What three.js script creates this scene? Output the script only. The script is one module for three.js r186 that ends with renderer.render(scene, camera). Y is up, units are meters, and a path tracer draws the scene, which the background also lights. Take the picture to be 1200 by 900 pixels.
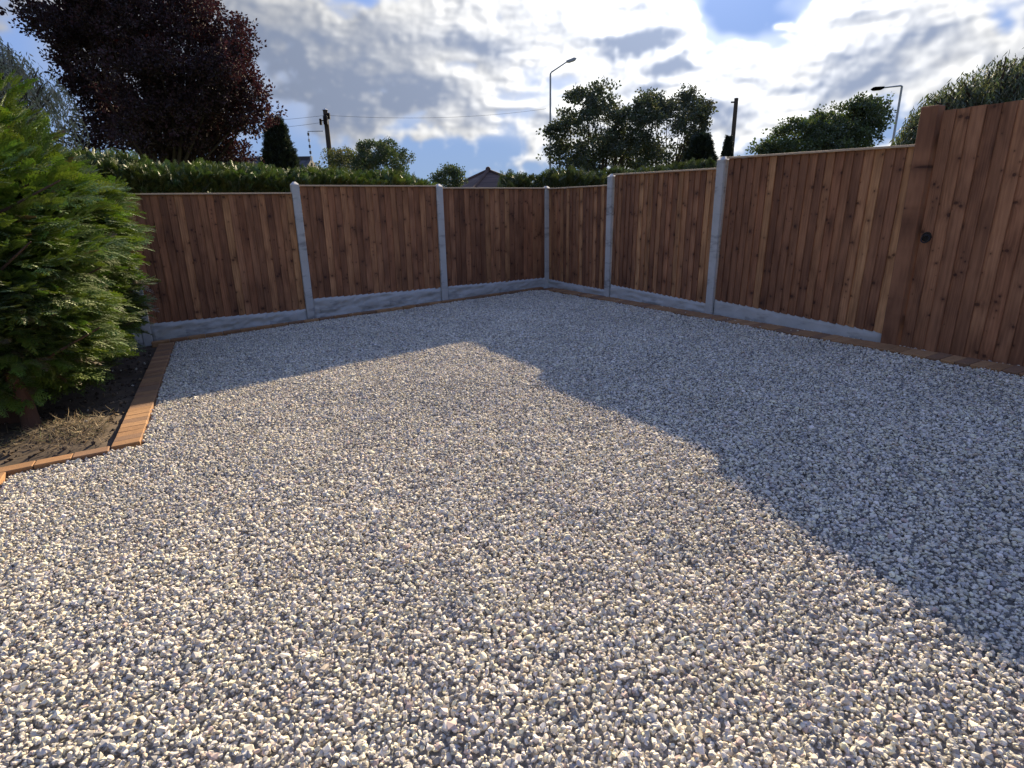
import * as THREE from 'three';
import { mergeGeometries } from 'three/addons/utils/BufferGeometryUtils.js';
import { ConvexGeometry } from 'three/addons/geometries/ConvexGeometry.js';
import { RoundedBoxGeometry } from 'three/addons/geometries/RoundedBoxGeometry.js';

// ---------------------------------------------------------------- camera, sky, sun, exposure
const scene = new THREE.Scene();
const EYE = 1.418, FOCAL = 683.1, PITCH = 0.3047, ROLL = -0.0192;
const camera = new THREE.PerspectiveCamera(66.75, 1200 / 900, 0.05, 400);
camera.position.set(0, EYE, 0);
camera.rotation.order = 'YXZ';
camera.rotation.set(-PITCH, 0, ROLL);
scene.add(camera);

const renderer = new THREE.WebGLRenderer({ antialias: true });
renderer.toneMapping = THREE.LinearToneMapping;
renderer.toneMappingExposure = 2.65;
renderer.shadowMap.enabled = true;

const D2R = Math.PI / 180;
const SUN_AZ = 16.8 * D2R, SUN_EL = 22.8 * D2R;
const sunDir = new THREE.Vector3(Math.sin(SUN_AZ) * Math.cos(SUN_EL), Math.sin(SUN_EL), -Math.cos(SUN_AZ) * Math.cos(SUN_EL));
const sun = new THREE.DirectionalLight(new THREE.Color().setRGB(1.0, 0.82, 0.55), 5);
sun.position.copy(sunDir).multiplyScalar(40);
sun.castShadow = true;
sun.shadow.mapSize.set(4096, 4096);
Object.assign(sun.shadow.camera, { left: -16, right: 16, top: 16, bottom: -16, near: 1, far: 90 });
scene.add(sun, sun.target);

// ---------------------------------------------------------------- helpers
function mulberry(a) { return () => { a |= 0; a = a + 0x6D2B79F5 | 0; let t = Math.imul(a ^ a >>> 15, 1 | a); t = t + Math.imul(t ^ t >>> 7, 61 | t) ^ t; return ((t ^ t >>> 14) >>> 0) / 4294967296; }; }
let rnd = mulberry(7);
const rr = (a, b) => a + (b - a) * rnd();
const gauss = () => (rnd() + rnd() + rnd() + rnd() - 2) * 1.22;
const clamp = (x, a = 0, b = 1) => Math.min(b, Math.max(a, x));
const sstep = (a, b, x) => { const t = clamp((x - a) / (b - a)); return t * t * (3 - 2 * t); };
const mix = (a, b, t) => a + (b - a) * t;
const hash3 = (x, y, z) => { let h = Math.imul(x, 374761393) ^ Math.imul(y, 668265263) ^ Math.imul(z, 1274126177); h = Math.imul(h ^ h >>> 13, 1274126177); return ((h ^ h >>> 16) >>> 0) / 4294967296; };
function noise(x, y, z = 0) {
  const ix = Math.floor(x), iy = Math.floor(y), iz = Math.floor(z);
  let fx = x - ix, fy = y - iy, fz = z - iz;
  fx = fx * fx * (3 - 2 * fx); fy = fy * fy * (3 - 2 * fy); fz = fz * fz * (3 - 2 * fz);
  const l = (a, b, t) => a + (b - a) * t;
  return l(l(l(hash3(ix, iy, iz), hash3(ix + 1, iy, iz), fx), l(hash3(ix, iy + 1, iz), hash3(ix + 1, iy + 1, iz), fx), fy),
    l(l(hash3(ix, iy, iz + 1), hash3(ix + 1, iy, iz + 1), fx), l(hash3(ix, iy + 1, iz + 1), hash3(ix + 1, iy + 1, iz + 1), fx), fy), fz);
}
function fbm(x, y, z = 0, o = 4) { let s = 0, a = 0.5, n = 0; for (let i = 0; i < o; i++) { s += a * noise(x, y, z + i * 17.3); n += a; a *= 0.5; x *= 2.03; y *= 2.03; z *= 2.03; } return s / n; }
const toS = (c) => { c = clamp(c); return Math.round(255 * (c <= 0.0031308 ? 12.92 * c : 1.055 * Math.pow(c, 1 / 2.4) - 0.055)); };
const lin = (r, g, b) => new THREE.Color().setRGB(r, g, b);
function texture(w, h, fn, srgb = true) {
  const d = new Uint8Array(w * h * 4), c = [0, 0, 0];
  for (let y = 0, i = 0; y < h; y++) for (let x = 0; x < w; x++, i += 4) {
    fn(x, y, c);
    for (let k = 0; k < 3; k++) d[i + k] = srgb ? toS(c[k]) : Math.round(255 * clamp(c[k]));
    d[i + 3] = 255;
  }
  const t = new THREE.DataTexture(d, w, h, THREE.RGBAFormat);
  t.wrapS = t.wrapT = THREE.RepeatWrapping; t.magFilter = THREE.LinearFilter; t.minFilter = THREE.LinearMipmapLinearFilter; t.generateMipmaps = true;
  if (srgb) t.colorSpace = THREE.SRGBColorSpace;
  t.needsUpdate = true;
  return t;
}
// X to the right, F forward from where the photographer stands, heights y above the gravel there
const V = (X, y, F) => new THREE.Vector3(X, y, -F);
function ray(px, py) {
  let u = (px - 600) / FOCAL, v = (py - 450) / FOCAL;
  const cr = Math.cos(-ROLL), sr = Math.sin(-ROLL);
  [u, v] = [u * cr - v * sr, u * sr + v * cr];
  const c = Math.cos(PITCH), s = Math.sin(PITCH);
  return [u, -v * c - s, -v * s + c];
}
// the real place of something seen in that direction and standing F metres away
function at(px, py, F) { const r = ray(px, py), t = F / r[2]; return { X: r[0] * t, y: EYE + r[1] * t, F }; }
const sstep0 = (a, b, x) => { const t = Math.min(1, Math.max(0, (x - a) / (b - a))); return t * t * (3 - 2 * t); };
const slope = (X, F) => 0.0415 * clamp(X, -8, 6) - 0.00055 * F - 0.13 * sstep0(3.0, 1.0, F) * sstep0(0.2, 1.4, X);   // the drive dips a little towards the right near the photographer

const taken = new Map();
function numbered(n) { const k = taken.get(n) || 0; taken.set(n, k + 1); return k ? `${n}_${String(k).padStart(3, '0')}` : n; }
function tag(o, label, category, group, kind) { if (label) o.userData.label = label; if (category) o.userData.category = category; if (group) o.userData.group = group; if (kind) o.userData.kind = kind; return o; }
function mesh(name, geometry, material, parent = scene) {
  const m = new THREE.Mesh(geometry, material);
  m.name = parent === scene ? numbered(name) : name; m.castShadow = m.receiveShadow = true; parent.add(m); return m;
}
function thing(name, label, category, pos = new THREE.Vector3(), turn = 0, group) {
  const g = new THREE.Group(); g.name = numbered(name); g.position.copy(pos); g.rotation.y = turn; scene.add(g);
  return tag(g, label, category, group);
}
function box(w, h, d, x = 0, y = 0, z = 0) { const g = new THREE.BoxGeometry(w, h, d); g.translate(x, y, z); return g; }
function rbox(w, h, d, x, y, z, r = 0.006, seg = 1) { const g = new RoundedBoxGeometry(w, h, d, seg, r); g.translate(x, y, z); return g; }
// tapered tube through points [Vector3, radius]
function limb(pts, sides = 7) {
  const pos = [], idx = [], uv = [], n = pts.length; let len = 0;
  let ref = new THREE.Vector3(0.31, 0.12, 0.94);
  for (let i = 0; i < n; i++) {
    const [p, r] = pts[i], a = pts[Math.max(0, i - 1)][0], b = pts[Math.min(n - 1, i + 1)][0];
    const t = b.clone().sub(a).normalize();
    const s = new THREE.Vector3().crossVectors(t, ref).normalize(), q = new THREE.Vector3().crossVectors(s, t);
    ref = q.clone();
    if (i) len += p.distanceTo(pts[i - 1][0]);
    for (let k = 0; k <= sides; k++) { const an = k / sides * Math.PI * 2; const v = p.clone().addScaledVector(s, Math.cos(an) * r).addScaledVector(q, Math.sin(an) * r); pos.push(v.x, v.y, v.z); uv.push(k / sides, len); }
    ref = new THREE.Vector3().crossVectors(t, s).normalize().negate(); ref = q;
  }
  const w = sides + 1;
  for (let i = 0; i < n - 1; i++) for (let k = 0; k < sides; k++) { const a = i * w + k, b = a + w; idx.push(a, a + 1, b, b, a + 1, b + 1); }
  const tip = pos.length / 3; const e = pts[n - 1][0]; pos.push(e.x, e.y, e.z); uv.push(0.5, len);
  for (let k = 0; k < sides; k++) idx.push((n - 1) * w + k, (n - 1) * w + k + 1, tip);
  const g = new THREE.BufferGeometry();
  g.setAttribute('position', new THREE.Float32BufferAttribute(pos, 3)); g.setAttribute('uv', new THREE.Float32BufferAttribute(uv, 2)); g.setIndex(idx); g.computeVertexNormals();
  return g;
}
const clean = (g) => { const o = g.index ? g.toNonIndexed() : g; for (const k of Object.keys(o.attributes)) if (!['position', 'normal', 'uv'].includes(k)) o.deleteAttribute(k); return o; };
const join = (list) => mergeGeometries(list.map(clean));
function instances(name, geo, mat, mats, colors, parent, kind = 'stuff') {
  const m = new THREE.InstancedMesh(geo, mat, mats.length);
  for (let i = 0; i < mats.length; i++) { m.setMatrixAt(i, mats[i]); if (colors) m.setColorAt(i, colors[i]); }
  m.name = parent ? name : numbered(name); m.userData.kind = kind; m.castShadow = m.receiveShadow = true; (parent || scene).add(m); return m;
}

// ---------------------------------------------------------------- the sky: broken cloud, brighter towards the sun
{
  const W = 2048, H = 1024, data = new Float32Array(W * H * 4);
  // [azimuth, elevation, width, height, amount] in degrees: where cloud gathers or breaks, and where it is heavy
  const cover = [[-21, 13.2, 9, 4, 0.40], [-12, 9.5, 7, 3, 0.26], [-3, 12, 8, 4.4, 0.46], [2, 6.6, 7, 1.9, 0.26], [8, 14, 7, 5, 0.55], [24, 9.3, 10, 2.4, 0.62], [33, 9.4, 7, 2.6, 0.45], [20, 5.9, 8, 1.5, 0.40], [14, 9, 6, 3.2, 0.46], [29, 13.6, 4.5, 2.2, 0.42], [11, 13.5, 4.5, 4, 0.5],
    [-36, 10.5, 3, 5, -0.5], [-12.0, 16.6, 2.4, 1.3, -0.6], [-13, 3.4, 15, 2.9, -0.95], [20.4, 14.2, 3.6, 2.3, -1.25], [29, 3.6, 7, 1.3, -0.6], [37.5, 10.4, 2.6, 1.3, -0.7], [-27, 6, 6, 3, -0.25]];
  const heavy = [[-1, 13.4, 3.6, 1.1, 0.75], [10.8, 11.6, 2.6, 0.75, 1.0], [3.5, 9.4, 2.6, 0.8, 0.6], [24.5, 8.8, 3.4, 0.65, 0.9], [17, 6.4, 5, 0.7, 0.8], [30, 7.4, 3, 0.9, 0.65], [-20, 9.5, 10, 5, 1.15], [-9, 8.4, 5, 1.8, 0.75], [0, 7.2, 4, 0.9, 0.7], [15, 9.4, 3, 0.5, 0.55], [31, 11, 4, 0.8, 0.4], [4.5, 6, 2.5, 0.8, 0.45]];
  const bump = (list, az, el) => { let s = 0; for (const [a, e, w, h, v] of list) { const x = (az - a) / w, y = (el - e) / h, q = x * x + y * y; if (q < 9) s += v * Math.exp(-q); } return s; };
  // billows: fractal noise folded so that it rounds outwards
  const billow = (x, y, z, o) => { let s = 0, a = 0.5, n = 0; for (let i = 0; i < o; i++) { s += a * (1 - Math.abs(2 * noise(x, y, z) - 1)); n += a; a *= 0.56; x = x * 2.07 + 3.1; y = y * 2.07 - 1.7; z = z * 2.07 + 5.3; } return s / n; };
  const sunAz = SUN_AZ / D2R, sunEl = SUN_EL / D2R;
  const density = (x, y, z, w1, w2, guide) => 0.42 * fbm(x * 7 + w1 * 0.8, y * 12 + w2 * 0.8, z * 7, 5) + 0.56 * billow(x * 13 + w1 * 0.5, y * 24 + w2 * 0.5, z * 13 + w2 * 0.4, 6) + guide - 0.32 * sstep(0.24, 0.58, y);
  for (let j = 0, i = 0; j < H; j++) {
    const el = ((j + 0.5) / H - 0.5) * Math.PI, ce = Math.cos(el), se = Math.sin(el);
    for (let k = 0; k < W; k++, i += 4) {
      const az = ((k + 0.5) / W - 0.25) * 2 * Math.PI, dx = Math.sin(az) * ce, dz = Math.cos(az) * ce;
      const azd = ((az / D2R + 540) % 360) - 180, eld = el / D2R;
      const y = Math.max(se, 0), up = Math.pow(y, 0.8);
      const cs = dx * sunDir.x + se * sunDir.y - dz * sunDir.z, ang = Math.acos(clamp(cs, -1, 1)) / D2R;
      // clear air
      let r = mix(0.115, 0.030, up), g = mix(0.165, 0.115, up), b = mix(0.24, 0.45, up);
      const aur = 0.30 * Math.exp(-ang / 3.5) + 0.03 * Math.exp(-ang / 25);
      r += aur; g += aur * 1.0; b += aur * 0.97;
      if (se > -0.02) {
        const w1 = fbm(dx * 8 + 3.1, se * 13, dz * 8 + 1.7, 4) - 0.5, w2 = fbm(dx * 8 - 7.2, se * 13, dz * 8 + 5.1, 4) - 0.5;
        const wa = azd + w1 * 9, we = eld + w2 * 6, guide = 0.36 * bump(cover, wa, we);
        const d = density(dx, se, dz, w1, w2, guide);
        // the same cloud a little nearer the sun: billows are bright on the side that faces it
        const st = 0.6, da = (sunAz - azd), de = (sunEl - eld), dl = Math.hypot(da, de) + 2, a2 = az + da / dl * st * D2R, e2 = el + de / dl * st * D2R, c2 = Math.cos(e2);
        const d2 = density(Math.sin(a2) * c2, Math.sin(e2), Math.cos(a2) * c2, w1, w2, guide);
        const c = sstep(0.50, 0.66, d);
        const relief = clamp((d - d2) * 5.0, -1, 1);
        const hv = bump(heavy, wa, we);
        const th = clamp(sstep(0.62, 1.02, d + 0.25 * hv) * 0.62 + 0.60 * hv * c - 0.75 * relief);
        const near = Math.exp(-ang / 13), glow = 0.13 + 0.8 * near + 0.9 * Math.exp(-ang / 7) + 0.22 * Math.exp(-ang / 34);
        const white = glow * (0.85 + 0.5 * relief), grey = 0.065 + 0.11 * Math.exp(-ang / 16) + 0.07 * Math.exp(-ang / 60);
        const R = mix(white, grey * 0.86, th), G = mix(white, grey * 1.03, th), B = mix(white * 1.0, grey * 1.42, th);
        // a thin even veil of high cloud under the gaps
        const veil = 0.85 * sstep(0.30, 0.62, fbm(dx * 5 + 11, se * 10 + w1, dz * 5, 4) + 0.12) * sstep(3, 9, eld) * sstep(-0.22, -0.02, guide);
        const vw = 0.15 + 0.4 * near + 0.12 * Math.exp(-ang / 40);
        r = mix(r, vw * 0.9, veil * 0.8); g = mix(g, vw * 1.0, veil * 0.8); b = mix(b, vw * 1.22, veil * 0.8);
        r = mix(r, R, c); g = mix(g, G, c); b = mix(b, B, c);
      }
      if (se < 0) { const t = sstep(0, -0.08, se); r = mix(r, 0.06, t); g = mix(g, 0.065, t); b = mix(b, 0.055, t); }
      data[i] = r; data[i + 1] = g; data[i + 2] = b; data[i + 3] = 1;
    }
  }
  const t = new THREE.DataTexture(data, W, H, THREE.RGBAFormat, THREE.FloatType);
  t.mapping = THREE.EquirectangularReflectionMapping; t.magFilter = THREE.LinearFilter; t.minFilter = THREE.LinearFilter; t.wrapS = THREE.RepeatWrapping; t.needsUpdate = true;
  scene.background = t; scene.environment = t;
}
console.log('sky done');

// ---------------------------------------------------------------- fence lines (measured on the ground)
const CX = 0.64, CF = 9.85;                                    // the corner of the two fences
const LX = -0.8813, LF = -0.4726, RX = 0.4726, RF = -0.8813;   // along the left fence and along the right fence, from the corner
const onL = (s, off = 0) => ({ X: CX + LX * s + -LF * off, F: CF + LF * s + LX * off });   // off: metres into the garden
const onR = (s, off = 0) => ({ X: CX + RX * s + RF * off, F: CF + RF * s - RX * off });
const TL = Math.atan2(0.4726, 0.8813), TR = -Math.atan2(0.8813, 0.4726);
// distance into the garden from each fence, and along it
const offL = (X, F) => (X - CX) * -LF + (F - CF) * LX, alongL = (X, F) => (X - CX) * LX + (F - CF) * LF;
const offR = (X, F) => (X - CX) * RF - (F - CF) * RX, alongR = (X, F) => (X - CX) * RX + (F - CF) * RF;

// ---------------------------------------------------------------- materials
const concrete = (() => {
  const map = texture(512, 512, (x, y, c) => { const u = x / 512 * 8, v = y / 512 * 8; const n = 0.44 + 0.14 * (fbm(u, v, 1, 5) - 0.5) - 0.16 * sstep(0.56, 0.76, fbm(u * 0.6, v * 2.1, 4, 5)) - 0.18 * (hash3(x, y, 3) > 0.992 ? 1 : 0) + 0.05 * (hash3(x, y, 5) - 0.5); c[0] = n * 0.99; c[1] = n; c[2] = n * 0.985; });
  const bump = texture(256, 256, (x, y, c) => { c[0] = c[1] = c[2] = 0.6 * fbm(x / 20, y / 20, 2, 4) + 0.4 * hash3(x, y, 8); }, false);
  return new THREE.MeshStandardMaterial({ map, bumpMap: bump, bumpScale: 0.0015, roughness: 0.9 });
})();
const blockMats = [[0.36, 0.185, 0.078], [0.32, 0.165, 0.07], [0.40, 0.215, 0.095], [0.28, 0.14, 0.066], [0.25, 0.135, 0.072]].map(([r, g, b], i) => new THREE.MeshStandardMaterial({
  roughness: 0.88, bumpScale: 0.0015,
  map: texture(128, 128, (x, y, c) => { const n = 0.72 + 0.42 * (fbm(x / 26, y / 26, i * 3.3, 4) - 0.2) - 0.25 * (hash3(x, y, i + 4) > 0.95 ? 1 : 0) + 0.22 * (hash3(x, y, i) - 0.5); c[0] = r * n; c[1] = g * n; c[2] = b * n; }),
  bumpMap: texture(128, 128, (x, y, c) => { c[0] = c[1] = c[2] = 0.5 * fbm(x / 9, y / 9, i, 3) + 0.5 * hash3(x, y, i + 20); }, false),
}));
const soilMat = new THREE.MeshStandardMaterial({ roughness: 1, map: texture(512, 512, (x, y, c) => { const n = fbm(x / 40, y / 40, 2, 5) * 0.8 + 0.4 * hash3(x, y, 2); c[0] = 0.10 * n + 0.015; c[1] = 0.07 * n + 0.01; c[2] = 0.045 * n + 0.006; }) });
const metal = new THREE.MeshStandardMaterial({ color: lin(0.36, 0.37, 0.38), metalness: 0.5, roughness: 0.5 });
const blackIron = new THREE.MeshStandardMaterial({ color: lin(0.012, 0.012, 0.014), metalness: 0.3, roughness: 0.32 });
const poleWood = new THREE.MeshStandardMaterial({ color: lin(0.07, 0.052, 0.04), roughness: 0.95, bumpMap: texture(64, 256, (x, y, c) => { c[0] = c[1] = c[2] = fbm(x / 3, y / 40, 1, 3); }, false), bumpScale: 0.01 });
const bark = new THREE.MeshStandardMaterial({ roughness: 1, color: lin(0.075, 0.055, 0.042), bumpMap: texture(128, 256, (x, y, c) => { c[0] = c[1] = c[2] = fbm(x / 7, y / 22, 4, 4); }, false), bumpScale: 0.02 });
const redBark = new THREE.MeshStandardMaterial({ roughness: 1, color: lin(0.085, 0.045, 0.03), bumpMap: bark.bumpMap, bumpScale: 0.008 });

// timber: sixteen board strips side by side, with grain, knots in whorls, and treatment stain
const STRIPS = 16, BW = 1024, BH = 2048, BOARD_V = 2.0;        // the sheet is 2 m long
const wood = (() => {
  const knots = [];
  const r = mulberry(31);
  for (let s = 0; s < STRIPS; s++) {
    const list = []; let y = r() * 0.25; const spacing = 0.30 + 0.16 * r();
    while (y < BOARD_V) { const m = r() < 0.35 ? 2 : 1; if (r() < 0.7) for (let k = 0; k < m; k++) list.push([r() * 0.115 + 0.005, y + (r() - 0.5) * 0.05, 0.006 + 0.010 * r(), 0.35 + 0.6 * r()]); y += spacing * (0.75 + 0.5 * r()); }
    for (let k = 0; k < 5; k++) list.push([r() * 0.125, r() * BOARD_V, 0.002 + 0.004 * r(), 1.2]);
    knots.push(list);
  }
  const base = knots.map(() => [0.82 + 0.36 * r(), r(), r() * 40, 0.6 + 1.4 * r()]);
  const field = new Float32Array(BW * BH * 2);
  const sw = BW / STRIPS;
  for (let y = 0; y < BH; y++) for (let x = 0; x < BW; x++) {
    const s = Math.floor(x / sw), u = (x - s * sw + 0.5) / sw * 0.125, v = y / BH * BOARD_V;
    let du = 0, dark = 0;
    for (const [kx, ky, kr, el] of knots[s]) {
      let dy = v - ky; if (dy > 1) dy -= 2; if (dy < -1) dy += 2;
      const dx = u - kx; if (Math.abs(dy) > 0.2) continue;
      const q = Math.sqrt(dx * dx * el + dy * dy) / kr;
      du += Math.sign(dx) * kr * 1.6 * Math.exp(-dy * dy / (kr * kr * 14)) * Math.exp(-Math.abs(dx) / (kr * 3));
      dark = Math.max(dark, 1.0 - sstep(0.7, 1.35, q)); dark = Math.max(dark, 0.62 * Math.exp(-Math.max(0, q - 1) * 0.62) * (0.35 + 1.0 * noise(u * 120, v * 70, s)));
    }
    const [tone, , off, freq] = base[s];
    const uu = u + du + 0.006 * (noise(u * 20 + off, v * 2.2, s) - 0.5) * 2;
    const ring = 0.5 + 0.5 * Math.sin((uu * 210 * freq + off) + 5.5 * noise(uu * 26, v * 1.6 + off, 2) + 1.5 * noise(off, v * 0.8, 5));
    const fib = noise(u * 900 + off, v * 12, s) * 0.6 + noise(u * 420, v * 5 + off, s + 3) * 0.4;
    const blot = fbm(u * 16 + off, v * 4.5, s * 3.1, 3);
    const i = (y * BW + x) * 2;
    field[i] = clamp(tone * (0.70 + 0.15 * (ring - 0.2) + 0.34 * (fib - 0.5) + 0.85 * (blot - 0.42)) * (1 - 0.72 * dark), 0.05, 2);
    field[i + 1] = clamp(0.35 + 0.3 * ring + 0.35 * fib - 0.25 * dark);
  }
  const map = texture(BW, BH, (x, y, c) => { const t = field[(y * BW + x) * 2]; c[0] = 0.325 * Math.pow(t, 1.08); c[1] = 0.152 * Math.pow(t, 1.22); c[2] = 0.076 * Math.pow(t, 1.3); });
  const bump = texture(BW, BH, (x, y, c) => { c[0] = c[1] = c[2] = field[(y * BW + x) * 2 + 1]; }, false);
  return [[0.95, 0.95, 0.95], [0.86, 0.84, 0.84], [1.1, 1.11, 1.08], [0.78, 0.75, 0.75], [1.0, 0.95, 0.92], [1.22, 1.27, 1.2], [0.70, 0.67, 0.67], [1.36, 1.5, 1.36]].map(([r0, g0, b0]) => new THREE.MeshStandardMaterial({ map, bumpMap: bump, bumpScale: 0.0012, roughness: 0.86, color: lin(r0, g0, b0) }));
})();
console.log('wood done');

// ---------------------------------------------------------------- ground
const gravelHeight = (X, F) => slope(X, F) + 0.030 * (fbm(X * 1.3 + 5, F * 1.3, 2, 3) - 0.5) + 0.017 * (fbm(X * 6, F * 6, 4, 2) - 0.5);
{
  const g = new THREE.PlaneGeometry(700, 700, 140, 140); g.rotateX(-Math.PI / 2);
  const p = g.attributes.position;
  for (let i = 0; i < p.count; i++) p.setY(i, slope(p.getX(i), -p.getZ(i)) - 0.22 - 0.6 * sstep(12, 40, Math.hypot(p.getX(i), p.getZ(i))));
  g.computeVertexNormals();
  const uv = g.attributes.uv; for (let i = 0; i < uv.count; i++) uv.setXY(i, uv.getX(i) * 90, uv.getY(i) * 90);
  const m = new THREE.MeshStandardMaterial({ roughness: 1, map: texture(512, 512, (x, y, c) => { const n = 0.5 + 0.9 * fbm(x / 30, y / 30, 3, 5) + 0.5 * (hash3(x, y, 1) - 0.5); c[0] = 0.05 * n; c[1] = 0.075 * n; c[2] = 0.025 * n; }) });
  tag(mesh('ground', g, m), 'grassy ground stretching away beyond the garden fences', 'ground', null, 'structure');
}
// the bed's corner points: back of the bed by the left fence, front corner, and on towards the photographer
const bedA = { X: -4.12, F: 6.98 }, bedB = { X: -2.50, F: 3.62 };
const bx = bedB.X - bedA.X, bf = bedB.F - bedA.F, bl = Math.hypot(bx, bf), bdx = bx / bl, bdf = bf / bl;       // along the bed's long edge, towards the photographer
const bedC = { X: -3.13, F: 3.30 };
const cx_ = bedC.X - bedB.X, cf_ = bedC.F - bedB.F, cl = Math.hypot(cx_, cf_), cdx = cx_ / cl, cdf = cf_ / cl;   // along its short edge, to the left
const bedD = { X: bedC.X + 0.62, F: bedC.F - 1.15 };
const ddl = Math.hypot(bedD.X - bedC.X, bedD.F - bedC.F), ddx = (bedD.X - bedC.X) / ddl, ddf = (bedD.F - bedC.F) / ddl;
const sideAB = (X, F) => (X - bedA.X) * -bdf + (F - bedA.F) * bdx;   // > 0: on the gravel side
const sideBC = (X, F) => (X - bedB.X) * -cdf + (F - bedB.F) * cdx;
const sideCD = (X, F) => (X - bedC.X) * -ddf + (F - bedC.F) * ddx;
const inBed = (X, F, m = 0) => (sideAB(X, F) < m && sideBC(X, F) < m) || (sideCD(X, F) < m && F < bedC.F + 0.2 && X < -1.6);
{
  // bedding layer under the stones
  const g = new THREE.PlaneGeometry(22, 20, 130, 130); g.rotateX(-Math.PI / 2); g.translate(0, 0, -3);
  const p = g.attributes.position, idx = [];
  for (let i = 0; i < p.count; i++) p.setY(i, gravelHeight(p.getX(i), -p.getZ(i)) - 0.022);
  const src = g.index.array;
  for (let i = 0; i < src.length; i += 3) {
    let X = 0, F = 0; for (let k = 0; k < 3; k++) { X += p.getX(src[i + k]) / 3; F -= p.getZ(src[i + k]) / 3; }
    if (offL(X, F) > -0.08 && offR(X, F) > -0.08 && !inBed(X, F, -0.05)) idx.push(src[i], src[i + 1], src[i + 2]);
  }
  g.setIndex(idx); g.computeVertexNormals();
  const uv = g.attributes.uv; for (let i = 0; i < uv.count; i++) uv.setXY(i, uv.getX(i) * 22, uv.getY(i) * 20);
  const m = new THREE.MeshStandardMaterial({ roughness: 1, map: texture(512, 512, (x, y, c) => { const n = 0.12 + 0.25 * hash3(x >> 2, y >> 2, 3) + 0.12 * hash3(x, y, 9); c[0] = n; c[1] = n * 0.95; c[2] = n * 0.87; }) });
  tag(mesh('driveway_bedding', g, m), 'stone dust bedding layer under the pale gravel', 'bedding', null, 'structure');
}
{
  // soil of the planting bed
  const g = new THREE.PlaneGeometry(9, 8, 150, 130); g.rotateX(-Math.PI / 2); g.translate(-6, 0, -4.5);
  const p = g.attributes.position, src = g.index.array, idx = [];
  for (let i = 0; i < p.count; i++) { const X = p.getX(i), F = -p.getZ(i); p.setY(i, slope(X, F) - 0.035 + 0.07 * (fbm(X * 3, F * 3, 8, 4) - 0.4) + 0.025 * (noise(X * 22, F * 22, 2) - 0.5) + 0.07 * Math.exp(-((X + 3.2) ** 2 + (F - 4.05) ** 2) / 0.12)); }
  for (let i = 0; i < src.length; i += 3) {
    let X = 0, F = 0; for (let k = 0; k < 3; k++) { X += p.getX(src[i + k]) / 3; F -= p.getZ(src[i + k]) / 3; }
    if (offL(X, F) > -0.06 && inBed(X, F, -0.12)) idx.push(src[i], src[i + 1], src[i + 2]);
  }
  g.setIndex(idx); g.computeVertexNormals();
  const uv = g.attributes.uv; for (let i = 0; i < uv.count; i++) uv.setXY(i, uv.getX(i) * 9, uv.getY(i) * 8);
  tag(mesh('bed_soil', g, soilMat), 'dark bare soil of the planting bed under the conifer', 'soil', null, 'structure');
}

// ---------------------------------------------------------------- fence
const concretePosts = 'concrete fence posts', panelsGroup = 'close boarded fence panels', boardsGroup = 'concrete gravel boards';
function postGeometry(h) {
  // slotted concrete post: an H seen from above, with a weathered four-sided top
  const w = 0.05, s = new THREE.Shape(), e = 0.006, slot = 0.022, sl = 0.02;
  const pts = [[-w + e, -w], [w - e, -w], [w, -w + e], [w, -slot], [w - sl, -slot + 0.004], [w - sl, slot - 0.004], [w, slot], [w, w - e], [w - e, w], [-w + e, w], [-w, w - e], [-w, slot], [-w + sl, slot - 0.004], [-w + sl, -slot + 0.004], [-w, -slot], [-w, -w + e]];
  pts.forEach(([x, y], i) => i ? s.lineTo(x, y) : s.moveTo(x, y)); s.closePath();
  const shaft = new THREE.ExtrudeGeometry(s, { depth: h, bevelEnabled: false }); shaft.rotateX(-Math.PI / 2);
  const cap = new THREE.CylinderGeometry(0.022, 0.0707, 0.035, 4, 1); cap.rotateY(Math.PI / 4); cap.translate(0, h + 0.0175, 0);
  return join([shaft, cap]);
}
function boardUV(g, w) {   // metres to the timber sheet; wraps across strips
  const p = g.attributes.position, uv = g.attributes.uv, n = g.attributes.normal;
  for (let i = 0; i < p.count; i++) uv.setXY(i, clamp((p.getX(i) / w) * 0.94 + 0.03, 0.03, 0.97) + 0 * n.getX(i), p.getY(i) / BOARD_V);
}
const boardCache = new Map();
function featherBoard(strip, w, h, off, flip, over = false) {
  const key = `${strip}|${w}|${h}|${off}|${flip}|${over}`; if (boardCache.has(key)) return boardCache.get(key);
  const s = new THREE.Shape();   // x across, y towards the garden
  const prof = [[0, 0.0105], [w, 0], [w, 0.004], [0.002, 0.022], [0, 0.0205]];
  if (flip) prof.forEach((q) => { q[0] = w - q[0]; });
  if (flip) prof.reverse();
  prof.forEach(([x, y], i) => i ? s.lineTo(x, y) : s.moveTo(x, y)); s.closePath();
  let g = new THREE.ExtrudeGeometry(s, { depth: h, bevelEnabled: false, steps: 1 });
  g.rotateX(-Math.PI / 2); g.scale(1, 1, -1);
  // scaling by -1 turns the faces round: flip them back
  g = g.index ? g.toNonIndexed() : g;
  const P = g.attributes.position.array; for (let i = 0; i < P.length; i += 9) for (let k = 0; k < 3; k++) { const t = P[i + 3 + k]; P[i + 3 + k] = P[i + 6 + k]; P[i + 6 + k] = t; }
  g.computeVertexNormals();
  boardUV(g, w);
  const uv = g.attributes.uv; for (let i = 0; i < uv.count; i++) uv.setXY(i, (strip + uv.getX(i)) / STRIPS, over ? 1 - uv.getY(i) - off : uv.getY(i) + off);
  boardCache.set(key, g); return g;
}
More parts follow.
